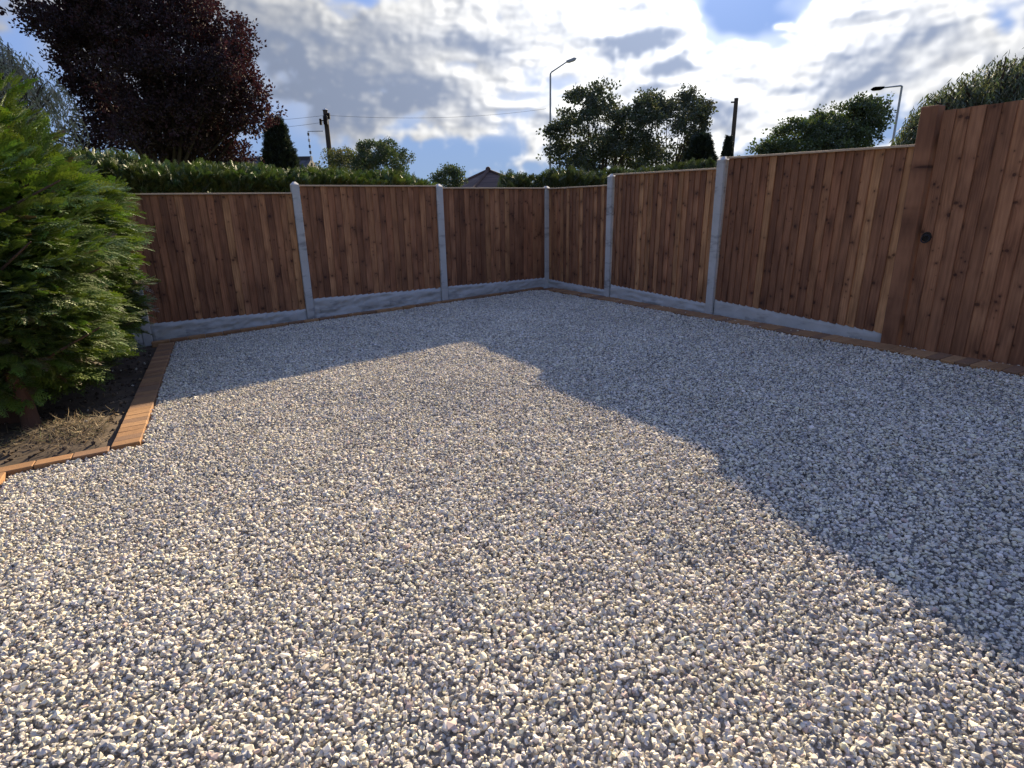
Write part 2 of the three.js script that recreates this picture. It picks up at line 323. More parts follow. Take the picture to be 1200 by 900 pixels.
function plainUV(g, strip, scaleU = 0.125, off = 0, axis = 'y') {
  const p = g.attributes.position, uv = g.attributes.uv;
  for (let i = 0; i < p.count; i++) { const along = axis === 'y' ? p.getY(i) : p.getX(i), across = axis === 'y' ? p.getX(i) + p.getZ(i) : p.getY(i) + p.getZ(i); uv.setXY(i, (strip + 0.5 + clamp(across / scaleU, -0.46, 0.46)) / STRIPS, along / BOARD_V + off); }
  return g;
}
const capMat = new THREE.MeshStandardMaterial({ bumpMap: wood[0].bumpMap, bumpScale: 0.001, roughness: 0.8, color: lin(0.46, 0.35, 0.24) });
let stripAt = 0;
// a panel: origin at its lower left corner seen from the garden, +x to the right, +z into the garden
function fencePanel(place, turn, w, h, tilt, label) {
  const flip = turn < 0;   // the right hand fence is boarded the other way round
  const t = thing('fence_panel', label, 'fence panel', place, turn, panelsGroup);
  t.rotation.order = 'YXZ'; t.rotation.z = tilt;
  const n = Math.round(w / 0.086), pitch = (w - 0.012) / n, bw = +(pitch + 0.024).toFixed(4);
  for (let i = 0; i < n; i++) {
    stripAt = (stripAt + 1 + Math.floor(rnd() * 5)) % STRIPS;
    const b = mesh('board', featherBoard(stripAt, i === (flip ? 0 : n - 1) ? +(pitch).toFixed(4) : bw, +(h - 0.02).toFixed(3), Math.floor(rnd() * 4) * 0.06, flip, rnd() < 0.5), wood[Math.floor(rnd() * wood.length)], t);
    b.position.set(i * pitch - (flip && i ? 0.024 : 0) + 0.004, rr(-0.002, 0.002), rr(0, 0.003)); b.rotation.z = rr(-0.0014, 0.0014);
  }
  mesh('capping_rail', plainUV(rbox(w, 0.018, 0.070, w / 2, h - 0.009, 0.006, 0.003), 3, 0.09, 0.1, 'x'), capMat, t);
  const rail = plainUV(rbox(w - 0.01, 0.045, 0.032, w / 2, 0, -0.0175, 0.004), 6, 0.125, 0, 'x');
  for (const y of [0.12, h / 2, h - 0.1]) { const r = mesh('arris_rail', rail, wood[1], t); r.position.y = y; }
  return t;
}
function gravelBoard(place, turn, w, h, tilt, label, seed, rough = 1) {
  h += 0.010;
  const t = thing('gravel_board', label, 'gravel board', place, turn, boardsGroup); t.rotation.order = 'YXZ'; t.rotation.z = tilt;
  const g = new THREE.BoxGeometry(w, h, 0.05, Math.round(w / 0.022), 14, 1); g.translate(w / 2, h / 2, 0);
  const p = g.attributes.position;
  for (let i = 0; i < p.count; i++) if (p.getZ(i) > 0.01) {
    const x = p.getX(i), y = p.getY(i), edge = sstep(0, 0.03, x) * sstep(0, 0.03, w - x) * sstep(0, 0.025, h - y);
    const cell = fbm(x * 3.1 + seed + y * 2, y * 22 + 0.8 * Math.sin(x * 3 + seed), seed, 3), crack = Math.abs(fbm(x * 1.7 + seed * 3, y * 26, 2, 3) - 0.5);
    p.setZ(i, 0.012 + edge * rough * (0.034 * cell + 0.014 * fbm(x * 30, y * 40, seed, 3) - 0.018 * (1 - sstep(0, 0.05, crack))));
  }
  g.computeVertexNormals();
  const uv = g.attributes.uv; for (let i = 0; i < uv.count; i++) uv.setXY(i, p.getX(i) + seed * 0.37, p.getY(i));
  mesh('slab', g, concrete, t);
  return t;
}
const gy = (q) => slope(q.X, q.F);
function post(q, top, label, lean = 0) {
  const y0 = gy(q) - 0.25, h = EYE + top - 0.035 - y0;
  const t = thing('concrete_post', label, 'fence post', V(q.X, y0, q.F), q.turn, concretePosts);
  const g = postGeometry(h), uv = g.attributes.uv, p = g.attributes.position; const o = rnd() * 5;
  for (let i = 0; i < uv.count; i++) uv.setXY(i, p.getX(i) + p.getZ(i) + o, p.getY(i) + o);
  mesh('shaft', g, concrete, t); t.rotation.order = 'YXZ'; t.rotation.z = lean;
}
const L = (s, off = 0) => ({ ...onL(s, off), turn: TL }), R = (s, off = 0) => ({ ...onR(s, off), turn: TR });
post(L(5.835), 0.20, 'pale concrete post half hidden behind the conifer at the bed');
post(L(3.877), 0.286, 'pale concrete post where the left fence steps down towards the conifer');
post(L(1.881), 0.250, 'pale concrete post midway along the fence below the hedge');
post({ ...L(0.03, -0.01), turn: TL }, 0.212, 'pale concrete post in the corner where the two fences meet');
post(R(1.648), 0.322, 'pale concrete post at the first step up from the corner post');
post(R(3.570), 0.412, 'pale concrete post at the second step up, next to the panel before the gate');
const pL = (s, h) => { const q = onL(s, 0.0); return V(q.X, EYE + h, q.F); }, pR = (s, h) => { const q = onR(s, 0.0); return V(q.X, EYE + h, q.F); };
fencePanel(pL(7.70, -1.40), TL, 1.83, 1.53, 0, 'brown fence panel behind the conifer, past the half hidden post');
fencePanel(pL(5.785, -1.368), TL, 1.862, 1.53, -0.004, 'dark brown fence panel next to the conifer, lower than the rest of its fence');
fencePanel(pL(3.83, -1.240), TL, 1.902, 1.486, -0.008, 'brown fence panel below the telegraph pole and round shrubs');
fencePanel(pL(1.833, -1.237), TL, 1.785, 1.44, -0.008, 'brown fence panel left of the corner post, below the distant tiled roof');
fencePanel(pR(0.025, -1.262), TR, 1.58, 1.442, 0.003, 'narrow brown fence panel right of the corner post');
fencePanel(pR(1.695, -1.168), TR, 1.828, 1.487, -0.010, 'brown fence panel one step up, below the large leafy tree');
fencePanel(pR(3.617, -1.128), TR, 1.925, 1.530, -0.018, 'brown fence panel two steps up, beside the timber gate post');
gravelBoard(pL(7.70, -1.72), TL, 1.83, 0.318, 0, 'concrete gravel board hidden behind the conifer', 3.1);
gravelBoard(pL(5.785, -1.675), TL, 1.862, 0.304, -0.004, 'concrete gravel board under the dark panel next to the conifer', 1.7);
gravelBoard(pL(3.83, -1.560), TL, 1.902, 0.316, -0.003, 'rough faced concrete gravel board, the tallest showing on the left fence', 5.2);
gravelBoard(pL(1.833, -1.550), TL, 1.785, 0.309, 0, 'rough faced concrete gravel board left of the corner post', 8.4);
gravelBoard(pR(0.025, -1.570), TR, 1.58, 0.303, 0.003, 'concrete gravel board under the narrow panel right of the corner', 11.9, 0.8);
gravelBoard(pR(1.695, -1.475), TR, 1.828, 0.303, -0.010, 'concrete gravel board between the two step posts', 14.3, 0.8);
gravelBoard(pR(3.617, -1.436), TR, 1.918, 0.304, -0.018, 'concrete gravel board with a cut end, sinking into the gravel by the gate post', 17.7, 0.35);
{
  // timber gate post, gate, and the hanging post out of view
  const base = pR(5.535, -1.42), t = thing('gate_post', 'tall square brown timber post between panel and gate', 'gate post', base, TR);
  mesh('post_shaft', plainUV(rbox(0.128, 2.055, 0.10, 0.074, 1.0275, 0.006, 0.010, 2), 10, 0.24, -0.02), wood[1], t);
  mesh('gate_stop', plainUV(rbox(0.055, 1.9, 0.022, 0.15, 1.06, -0.058, 0.003), 5, 0.2, 0.4), wood[1], t);
  const q = pR(6.66, -1.42), t2 = thing('gate_post', 'square brown timber post on the hinge side of the gate', 'gate post', q, TR);
  mesh('post_shaft', plainUV(rbox(0.125, 2.05, 0.10, 0.0625, 1.025, 0.0, 0.012, 2), 12, 0.24, -0.02), wood[3], t2);
  const g = thing('garden_gate', 'tall brown boarded timber gate with black ring latch', 'gate', pR(5.692, -1.275), TR);
  const n = 10, W = 0.96, p = W / n;
  for (let i = 0; i < n; i++) {
    stripAt = (stripAt + 3 + Math.floor(rnd() * 4)) % STRIPS;
    const b = mesh('board', featherBoard(stripAt, i === 0 ? +p.toFixed(4) : +(p + 0.024).toFixed(4), 1.868, Math.floor(rnd() * 3) * 0.02, true, rnd() < 0.5), wood[[0, 2, 0, 1, 0, 2, 4, 0, 1, 5][i]], g);
    b.position.set(i * p - (i ? 0.024 : 0), rr(-0.003, 0.003), rr(0, 0.003) + 0.012); b.rotation.z = rr(-0.002, 0.002);
  }
  const rail = plainUV(rbox(W, 0.095, 0.032, W / 2, 0, -0.006, 0.004), 6, 0.2, 0, 'x');
  for (const y of [0.25, 1.0, 1.67]) { const r = mesh('rail', rail, wood[1], g); r.position.y = y; }
  const brace = plainUV(rbox(1.0, 0.09, 0.03, 0, 0, -0.0065, 0.004), 7, 0.2, 0, 'x');
  for (const y of [0.625, 1.335]) { const r = mesh('brace', brace, wood[1], g); r.position.set(W / 2, y, 0); r.rotation.z = 0.55; r.scale.x = 0.72; }
  const latch = new THREE.Group(); latch.name = 'ring_latch'; latch.position.set(0.058, 0.938, 0.034); g.add(latch);
  const plate = new THREE.CylinderGeometry(0.037, 0.040, 0.007, 28); plate.rotateX(Math.PI / 2);
  mesh('back_plate', plate, blackIron, latch);
  const boss = new THREE.SphereGeometry(0.012, 16, 10); boss.scale(1, 1, 0.9); boss.translate(0, 0.012, 0.010); mesh('boss', boss, blackIron, latch);
  const ring = new THREE.TorusGeometry(0.030, 0.0052, 10, 32); ring.rotateX(-0.28); ring.translate(0, -0.014, 0.014); mesh('ring', ring, blackIron, latch);
}
// another panel past the gate, out of the picture, whose shade the ground there needs
fencePanel(pR(6.80, -1.11), TR, 1.83, 1.66, 0, 'brown fence panel past the gate and its hinge post');
console.log('fence done');

// ---------------------------------------------------------------- block edging
const blockGeo = [0, 1, 2].map((i) => { const g = new RoundedBoxGeometry(0.196, 0.065, 0.097, 1, 0.006); const p = g.attributes.position, uv = g.attributes.uv; for (let k = 0; k < uv.count; k++) uv.setXY(k, p.getX(k) * 4 + i * 0.3, p.getZ(k) * 4 + p.getY(k) * 2); return g; });
function edging(label, runs) {
  const q0 = runs[0], t = thing('block_edging', label, 'edging', V(q0.X, slope(q0.X, q0.F), q0.F), 0, 'clay coloured block edgings');
  const o = t.position;
  for (const q of runs) {
    const b = mesh('paving_block', blockGeo[Math.floor(rnd() * 3)], blockMats[Math.floor(rnd() * 5)], t);
    b.position.set(q.X - o.x, slope(q.X, q.F) + q.up - 0.0325 - o.y + rr(-0.002, 0.002), -q.F - o.z);
    b.rotation.order = 'YXZ'; b.rotation.y = q.turn + rr(-0.012, 0.012); b.rotation.x = rr(-0.012, 0.012); b.rotation.z = 0.0415 * Math.cos(q.turn) + rr(-0.01, 0.01);
    if (q.sx) b.scale.x = q.sx;
  }
  return t;
}
{
  const left = [], right = [], side = [], front = [];
  for (let s = 0.30; s < 5.75; s += 0.2) left.push({ ...onL(s, 0.145), turn: TL, up: 0.038 });
  for (let s = 0.27; s < 8.6; s += 0.1) right.push({ ...onR(s, 0.150), turn: TR + Math.PI / 2, up: 0.022 + 0.005 * s });
  const ta = Math.atan2(-bdf, bdx) , tc = Math.atan2(-cdf, cdx), td = Math.atan2(-ddf, ddx);
  // soldier course: blocks lie across the line, just inside the bed side of it
  for (let s = 0.05; s < bl - 0.02; s += 0.1) side.push({ X: bedA.X + bdx * s + bdf * 0.085, F: bedA.F + bdf * s - bdx * 0.085, turn: Math.atan2(bdf, bdx) + Math.PI / 2, up: 0.022, sx: 0.86 });
  for (let s = 0.275; s < cl + 0.05; s += 0.2) front.push({ X: bedB.X + cdx * s + cdf * 0.018, F: bedB.F + cdf * s - cdx * 0.018, turn: Math.atan2(cdf, cdx), up: 0.022 });
  for (let s = 0.10; s < ddl; s += 0.2) front.push({ X: bedC.X + ddx * s + ddf * 0.05, F: bedC.F + ddf * s - ddx * 0.05, turn: Math.atan2(ddf, ddx), up: 0.022 });
  edging('line of brown edging blocks along the foot of the fence below the hedge', left);
  edging('line of brown edging blocks along the foot of the fence with the gate', right);
  edging('orange brown blocks laid side by side along the planting bed, half in shade', side);
  edging('orange brown blocks laid end to end round the front of the planting bed', front);
}

// ---------------------------------------------------------------- gravel
{
  rnd = mulberry(99);
  const shapes = [];
  for (let k = 0; k < 10; k++) {
    const pts = [], n = 9 + Math.floor(rnd() * 5), b = rr(0.55, 0.88), c = rr(0.38, 0.66);
    for (let i = 0; i < n; i++) {
      const z = 1 - 2 * (i + 0.5) / n, a = i * 2.39996 + rr(-0.5, 0.5), q = Math.sqrt(1 - z * z), s = rr(0.82, 1.08);
      const sg = (v) => Math.sign(v) * Math.pow(Math.abs(v), 0.72);
      pts.push(new THREE.Vector3(sg(q * Math.cos(a)) * s, sg(z) * c * s, sg(q * Math.sin(a)) * b * s));
    }
    const g = new ConvexGeometry(pts); g.scale(0.5, 0.5, 0.5); g.computeVertexNormals(); shapes.push(g);
  }
  const mats = shapes.map(() => []), cols = shapes.map(() => []);
  const M = new THREE.Matrix4(), Q = new THREE.Quaternion(), E = new THREE.Euler(), S = new THREE.Vector3();
  const put = (X, y, F, size, tilt) => {
    const k = Math.floor(rnd() * 10);
    E.set(rr(-tilt, tilt), rnd() * 6.283, rr(-tilt, tilt)); Q.setFromEuler(E);
    S.set(size * rr(0.85, 1.25), size * rr(0.8, 1.15), size * rr(0.85, 1.15));
    mats[k].push(new THREE.Matrix4().compose(V(X, y, F), Q, S));
    const t = rnd(); let c;
    const patch = 0.90 + 0.25 * (fbm(X * 2.2, F * 2.2, 11, 3) - 0.4);
    if (t < 0.60) { const v = rr(0.52, 0.78) * patch; c = lin(v, v * rr(0.88, 0.945), v * rr(0.66, 0.82)); }
    else if (t < 0.84) { const v = rr(0.34, 0.54) * patch; c = lin(v, v * 0.94, v * rr(0.80, 0.91)); }
    else if (t < 0.93) { const v = rr(0.16, 0.30); c = lin(v, v * 0.97, v * 0.96); }
    else if (t < 0.975) { const v = rr(0.42, 0.6); c = lin(v, v * 0.83, v * 0.62); }
    else { const v = rr(0.4, 0.5); c = lin(v, v * 0.78, v * 0.68); }
    cols[k].push(c);
  };
  const cell = 0.0168;
  // what lies within the picture, with a good step to either side of it
  for (let F = 0.55; F < 9.75; F += cell) for (let X = -5.2; X < 5.6; X += cell) {
    const x = X + rr(-0.5, 0.5) * cell, f = F + rr(-0.5, 0.5) * cell;
    const lim = 0.75 + f * 0.93;
    if (x < -lim || x > lim) continue;
    const ol = offL(x, f), or = offR(x, f);
    if (ol < 0.03 || or < 0.03) continue;
    if (inBed(x, f, 0.012) || (sideBC(x, f) < 0.045 && sideAB(x, f) < -0.2 && F > bedC.F - 0.1)) continue;
    if (ol < 0.20 && ol > 0.09) { continue; }
    if (or < 0.258 && or > 0.045) { continue; }
    const y = gravelHeight(x, f), z = 0.0188 * Math.exp(gauss() * 0.36);
    const strip = ol < 0.2 || or < 0.2, lift = or < 0.9 ? 0.005 * clamp(alongR(x, f), 0, 8) * (1 - sstep(0.2, 0.9, or)) : 0;
    if (strip && rnd() < 0.25) continue;
    put(x, y + rr(-0.007, 0.005) + (strip ? 0.006 : 0) + lift, f, z, 0.6);
    if (rnd() < 0.85) put(x + rr(-0.5, 0.5) * cell, y + lift + rr(0.001, 0.011), f + rr(-0.5, 0.5) * cell, z * rr(0.7, 1.05), 0.9);
  }
  // a few larger stones and strays lying on the blocks
  for (let i = 0; i < 900; i++) { const x = rr(-4, 4), f = rr(0.6, 8); if (Math.abs(x) > 0.75 + f * 0.93 || inBed(x, f, 0.03) || offL(x, f) < 0.24 || offR(x, f) < 0.24) continue; put(x, gravelHeight(x, f) + 0.009, f, rr(0.028, 0.042), 0.5); }
  for (let i = 0; i < 26; i++) { const ss = rr(0.3, 6.4), q = onR(ss, rr(0.05, 0.25)); put(q.X, slope(q.X, q.F) + 0.027 + 0.005 * ss, q.F, rr(0.012, 0.019), 0.4); }
  for (let i = 0; i < 12; i++) { const q = onL(rr(0.3, 4.4), rr(0.11, 0.2)); put(q.X, slope(q.X, q.F) + 0.043, q.F, rr(0.012, 0.019), 0.4); }
  const g = tag(new THREE.Group(), 'loose pale limestone gravel covering the whole driveway', 'gravel', null, 'stuff'); g.name = 'gravel'; scene.add(g);
  const mat = new THREE.MeshStandardMaterial({ roughness: 0.92, flatShading: false });
  let n = 0; shapes.forEach((s, k) => { instances('stones', s, mat, mats[k], cols[k], g); n += mats[k].length; });
  console.log('stones', n);
}

// ---------------------------------------------------------------- foliage
const leafMat = (t = 0.35, rough = 0.6) => new THREE.MeshPhysicalMaterial({ roughness: rough, transmission: t, thickness: 0, side: THREE.DoubleSide });
// flat conifer spray: a curved axis along +y with side twigs that fork again, each a narrow pointed blade
function spray(seed, droop = 0.22) {
  const r = mulberry(seed), pos = [], idx = [];
  const blade = (x, y, z, dx, dy, dz, w) => {
    const l = Math.hypot(dx, dy) || 1, sx = -dy / l * w, sy = dx / l * w, b = pos.length / 3;
    pos.push(x - sx * 0.6, y - sy * 0.6, z, x + dx * 0.55 - sx, y + dy * 0.55 - sy, z + dz * 0.5 + w * 0.4, x + dx, y + dy, z + dz, x + dx * 0.55 + sx, y + dy * 0.55 + sy, z + dz * 0.5 - w * 0.4, x + sx * 0.6, y + sy * 0.6, z);
    idx.push(b, b + 1, b + 4, b + 1, b + 3, b + 4, b + 1, b + 2, b + 3);
  };
  const ax = (t) => [0.06 * Math.sin(t * 3 + seed), t, -droop * t * t];
  for (let i = 0; i < 4; i++) { const a = ax(i / 4), b = ax((i + 1.1) / 4); blade(a[0], a[1], a[2], b[0] - a[0], b[1] - a[1], b[2] - a[2], 0.026); }
  const n = 12;
  for (let i = 0; i < n; i++) {
    const t = 0.1 + 0.86 * i / n, s = i % 2 ? 1 : -1, [x, y, z] = ax(t), len = (0.40 * Math.pow(1 - t, 0.6) + 0.09) * (0.8 + 0.4 * r()), an = 0.72 + 0.25 * (r() - 0.5);
    const dx = s * Math.sin(an) * len, dy = Math.cos(an) * len, dz = -0.12 * len + 0.16 * (r() - 0.5) * len;
    blade(x, y, z, dx, dy, dz, 0.028);
    for (let k = 1; k < 4; k++) { const q = k / 4, l2 = len * 0.46 * (1.1 - q * 0.7), a2 = an * s + (k % 2 ? 0.6 : -0.6); blade(x + dx * q, y + dy * q, z + dz * q, Math.sin(a2) * l2, Math.cos(a2) * l2, dz * 0.3 - 0.05 * l2, 0.027); }
  }
  const g = new THREE.BufferGeometry(); g.setAttribute('position', new THREE.Float32BufferAttribute(pos, 3)); g.setAttribute('uv', new THREE.Float32BufferAttribute(new Float32Array(pos.length / 3 * 2), 2)); g.setIndex(idx); g.computeVertexNormals(); return g;
}
const sprays = [spray(1), spray(2, 0.3), spray(3, 0.12), spray(4, 0.4)];
const UPV = new THREE.Vector3(0, 1, 0);
function frame(dir, roll) { const q = new THREE.Quaternion().setFromUnitVectors(UPV, dir); return q.multiply(new THREE.Quaternion().setFromAxisAngle(UPV, roll)); }
function foliage(parent, list, geos, mat, colour) {   // list: [position, direction, size]
  const m = geos.map(() => []), c = geos.map(() => []);
  for (const [p, d, s, u] of list) { const k = Math.floor(rnd() * geos.length); m[k].push(new THREE.Matrix4().compose(p, d.isQuaternion ? d : frame(d, rnd() * 6.283), new THREE.Vector3(s, s, s))); c[k].push(colour(p, u ?? 1)); }
  geos.forEach((g, k) => m[k].length && instances('foliage', g, mat, m[k], c[k], parent));
}
const coniferMat = leafMat(0.45, 0.6);
const randDir = () => { const z = rr(-1, 1), a = rnd() * 6.283, q = Math.sqrt(1 - z * z); return new THREE.Vector3(q * Math.cos(a), z, q * Math.sin(a)); };
{
  // the conifer in the planting bed
  rnd = mulberry(17);
  const base = V(-4.1, slope(-4.1, 4.7), 4.7);
  const t = thing('conifer_shrub', 'large bushy bright green conifer overhanging the planting bed', 'conifer', base);
  // [X, y, F, rx, ry, rf]
  const lobes = [[-4.02, 0.85, 4.35, 0.90, 0.85, 0.8], [-4.26, 0.95, 5.6, 0.55, 0.85, 0.6], [-4.26, 0.75, 5.65, 0.55, 0.72, 0.55], [-4.26, 1.25, 5.6, 0.57, 0.62, 0.6], [-3.84, 0.62, 4.7, 0.50, 0.5, 0.5], [-4.08, 1.35, 4.5, 0.95, 0.72, 0.9], [-4.75, 1.80, 4.6, 0.92, 0.95, 0.9], [-4.9, 1.25, 5.6, 0.95, 1.35, 0.95], [-5.45, 1.2, 6.4, 0.9, 1.4, 0.8], [-5.4, 1.6, 4.3, 1.2, 1.5, 1.1], [-3.74, 0.75, 4.35, 0.50, 0.55, 0.5], [-4.06, 1.28, 5.2, 0.62, 0.68, 0.6], [-4.06, 1.28, 5.2, 0.62, 0.68, 0.6], [-4.4, 0.55, 3.75, 0.75, 0.5, 0.5], [-6.0, 1.4, 5.6, 1.2, 1.6, 1.2]];
  const inside = (X, y, F) => { let m = 9; for (const [a, b, c, rx, ry, rf] of lobes) { const q = Math.hypot((X - a) / rx, (y - b) / ry, (F - c) / rf); m = Math.min(m, q); } return m; };
  const list = [];
  let guard = 0, fans = 0;
  // each fan: a side branch carrying flat sprays in one layer, arching outwards
  while (fans < 2100 && guard++ < 60000) {
    const l = lobes[Math.floor(rnd() * lobes.length)], d = randDir();
    const deep = Math.pow(rnd(), 1.3) * 0.30, nz = 0.24 * (fbm(d.x * 3 + l[0] * 3, d.y * 4.2 + l[1], d.z * 3 + l[2], 3) - 0.5) * 2;
    const k = 0.92 - deep + nz;
    const X = l[0] + d.x * l[3] * k, y = l[1] + d.y * l[4] * k, F = l[2] - d.z * l[5] * k;
    if (inside(X, y, F) < 0.62 || y < slope(X, F) + 0.08) continue;
    if (sideAB(X, F) > (y < 0.3 ? -0.28 : y < 0.7 ? -0.16 : 0.06)) continue;
    if (d.z < -0.5 && rnd() < 0.6) continue;
    fans++;
    const out = new THREE.Vector3(d.x / l[3], 0.25 + d.y * 0.45, d.z / l[5]).normalize().add(new THREE.Vector3(gauss() * 0.3, 0.1 + gauss() * 0.25, gauss() * 0.3)).normalize();
    const side = new THREE.Vector3().crossVectors(out, UPV).normalize(), up = new THREE.Vector3().crossVectors(side, out).normalize();
    const roll = gauss() * 0.45; side.applyAxisAngle(out, roll); up.applyAxisAngle(out, roll);
    const size = rr(0.7, 1.25), tone = rr(0.72, 1.3), n = 20 + Math.floor(rnd() * 10), c0 = V(X, y, F).sub(base);
    for (let i = 0; i < n; i++) {
      const a = i / n, s = (i % 2 ? 1 : -1) * (0.12 + 0.2 * rnd()) * (1 - a * 0.75) * size, f = (a * 0.36 - 0.25) * size;
      const p = c0.clone().addScaledVector(out, f).addScaledVector(side, s * 0.55).addScaledVector(up, gauss() * 0.018 - 0.10 * a * a * size);
      if (p.y + base.y < slope(X, F) + 0.06) continue;
      const dir = out.clone().addScaledVector(side, s * 3.2).addScaledVector(up, 0.22 - 0.35 * a + gauss() * 0.12).normalize();
      // the spray lies in the fan's layer
      const q = new THREE.Quaternion().setFromRotationMatrix(new THREE.Matrix4().makeBasis(new THREE.Vector3().crossVectors(dir, up).normalize(), dir, new THREE.Vector3().crossVectors(new THREE.Vector3().crossVectors(dir, up), dir).normalize()));
      q.multiply(new THREE.Quaternion().setFromAxisAngle(UPV, gauss() * 0.35));
      list.push([p, q, rr(0.10, 0.18) * size, tone]);
    }
  }
  foliage(t, list, sprays, coniferMat, (p, w) => { const v = rr(0.8, 1.2) * w, y = rr(0.85, 1.25); return rnd() < 0.03 ? lin(0.16, 0.11, 0.05) : lin(0.13 * v * y, 0.215 * v, 0.021 * v); });
  const br = [];
  for (const [X, F, r0] of [[-3.62, 4.12, 0.055], [-3.95, 4.35, 0.08], [-4.5, 4.9, 0.08], [-5.1, 5.8, 0.08]]) {
    const b0 = V(X, slope(X, F) - 0.1, F).sub(base);
    const top = b0.clone().add(new THREE.Vector3(-0.25 + gauss() * 0.05, 1.9, gauss() * 0.1));
    br.push(limb([[b0, r0 * 1.25], [b0.clone().lerp(top, 0.15).add(new THREE.Vector3(0.03, 0, 0)), r0], [b0.clone().lerp(top, 0.5), r0 * 0.7], [top, r0 * 0.2]], 9));
    for (let k = 0; k < 16; k++) { const p = b0.clone().lerp(top, 0.3 + 0.65 * k / 16), d = new THREE.Vector3(Math.cos(k * 2.4), 0.25, Math.sin(k * 2.4)); br.push(limb([[p, 0.016], [p.clone().addScaledVector(d, 0.35), 0.011], [p.clone().addScaledVector(d, 0.75).add(new THREE.Vector3(0, 0.1, 0)), 0.005]], 5)); }
  }
  mesh('trunk', join(br), redBark, t);
  // withered grass heap at the bed's edge
  rnd = mulberry(5);
  const blade = new THREE.BufferGeometry(); blade.setAttribute('position', new THREE.Float32BufferAttribute([-0.02, 0, 0, 0.02, 0, 0, 0.016, 0.5, 0.06, -0.016, 0.5, 0.06, 0, 1, 0.26], 3)); blade.setAttribute('uv', new THREE.Float32BufferAttribute(new Float32Array(10), 2)); blade.setIndex([0, 1, 2, 0, 2, 3, 3, 2, 4]); blade.computeVertexNormals();
  const m = [], c = [];
  for (let i = 0; i < 1500; i++) {
    const X = -3.15 + gauss() * 0.34, F = 3.95 + gauss() * 0.2; if (!inBed(X, F, -0.24)) continue;
    const d = new THREE.Vector3(gauss(), 0.12 + 0.35 * rnd(), gauss()).normalize(), s = rr(0.03, 0.10), h = 0.02 + 0.07 * Math.exp(-((X + 3.2) ** 2 + (F - 4.05) ** 2) / 0.12);
    m.push(new THREE.Matrix4().compose(V(X, slope(X, F) + h * rr(0.2, 1) - 0.01, F), frame(d, rnd() * 6), new THREE.Vector3(s, s, s)));
    const v = rr(0.5, 1.2); c.push(rnd() < 0.2 ? lin(0.12 * v, 0.14 * v, 0.05 * v) : lin(0.30 * v, 0.22 * v, 0.12 * v));
  }
  tag(instances('dry_grass', blade, leafMat(0.25, 0.9), m, c, null), 'withered straw coloured grass clippings on the bed soil', 'dry grass');
}
{
  // crumbs and clods of soil in the bed
  rnd = mulberry(8);
  const clod = new ConvexGeometry(Array.from({ length: 12 }, () => randDir().multiplyScalar(rr(0.4, 0.55)))), m = [], c = [];
  for (let i = 0; i < 5200; i++) {
    const X = rr(-5.2, -2.5), F = rr(2.6, 6.8); if (!inBed(X, F, -0.21)) continue;
    const s = 0.008 + 0.035 * Math.pow(rnd(), 3), h = -0.028 + 0.07 * (fbm(X * 3, F * 3, 8, 4) - 0.4) + 0.025 * (noise(X * 22, F * 22, 2) - 0.5) + 0.07 * Math.exp(-((X + 3.2) ** 2 + (F - 4.05) ** 2) / 0.12);
    m.push(new THREE.Matrix4().compose(V(X, slope(X, F) + h, F), frame(randDir(), 0), new THREE.Vector3(s, s * 0.7, s * 1.1)));
    const v = rr(0.5, 1.3); c.push(rnd() < 0.03 ? lin(0.5, 0.46, 0.38) : rnd() < 0.2 ? lin(0.17 * v, 0.12 * v, 0.07 * v) : lin(0.06 * v, 0.042 * v, 0.028 * v));
  }
  tag(instances('soil_crumbs', clod, new THREE.MeshStandardMaterial({ roughness: 1 }), m, c, null), 'crumbs and clods of soil and bark scattered over the bed', 'soil');
}
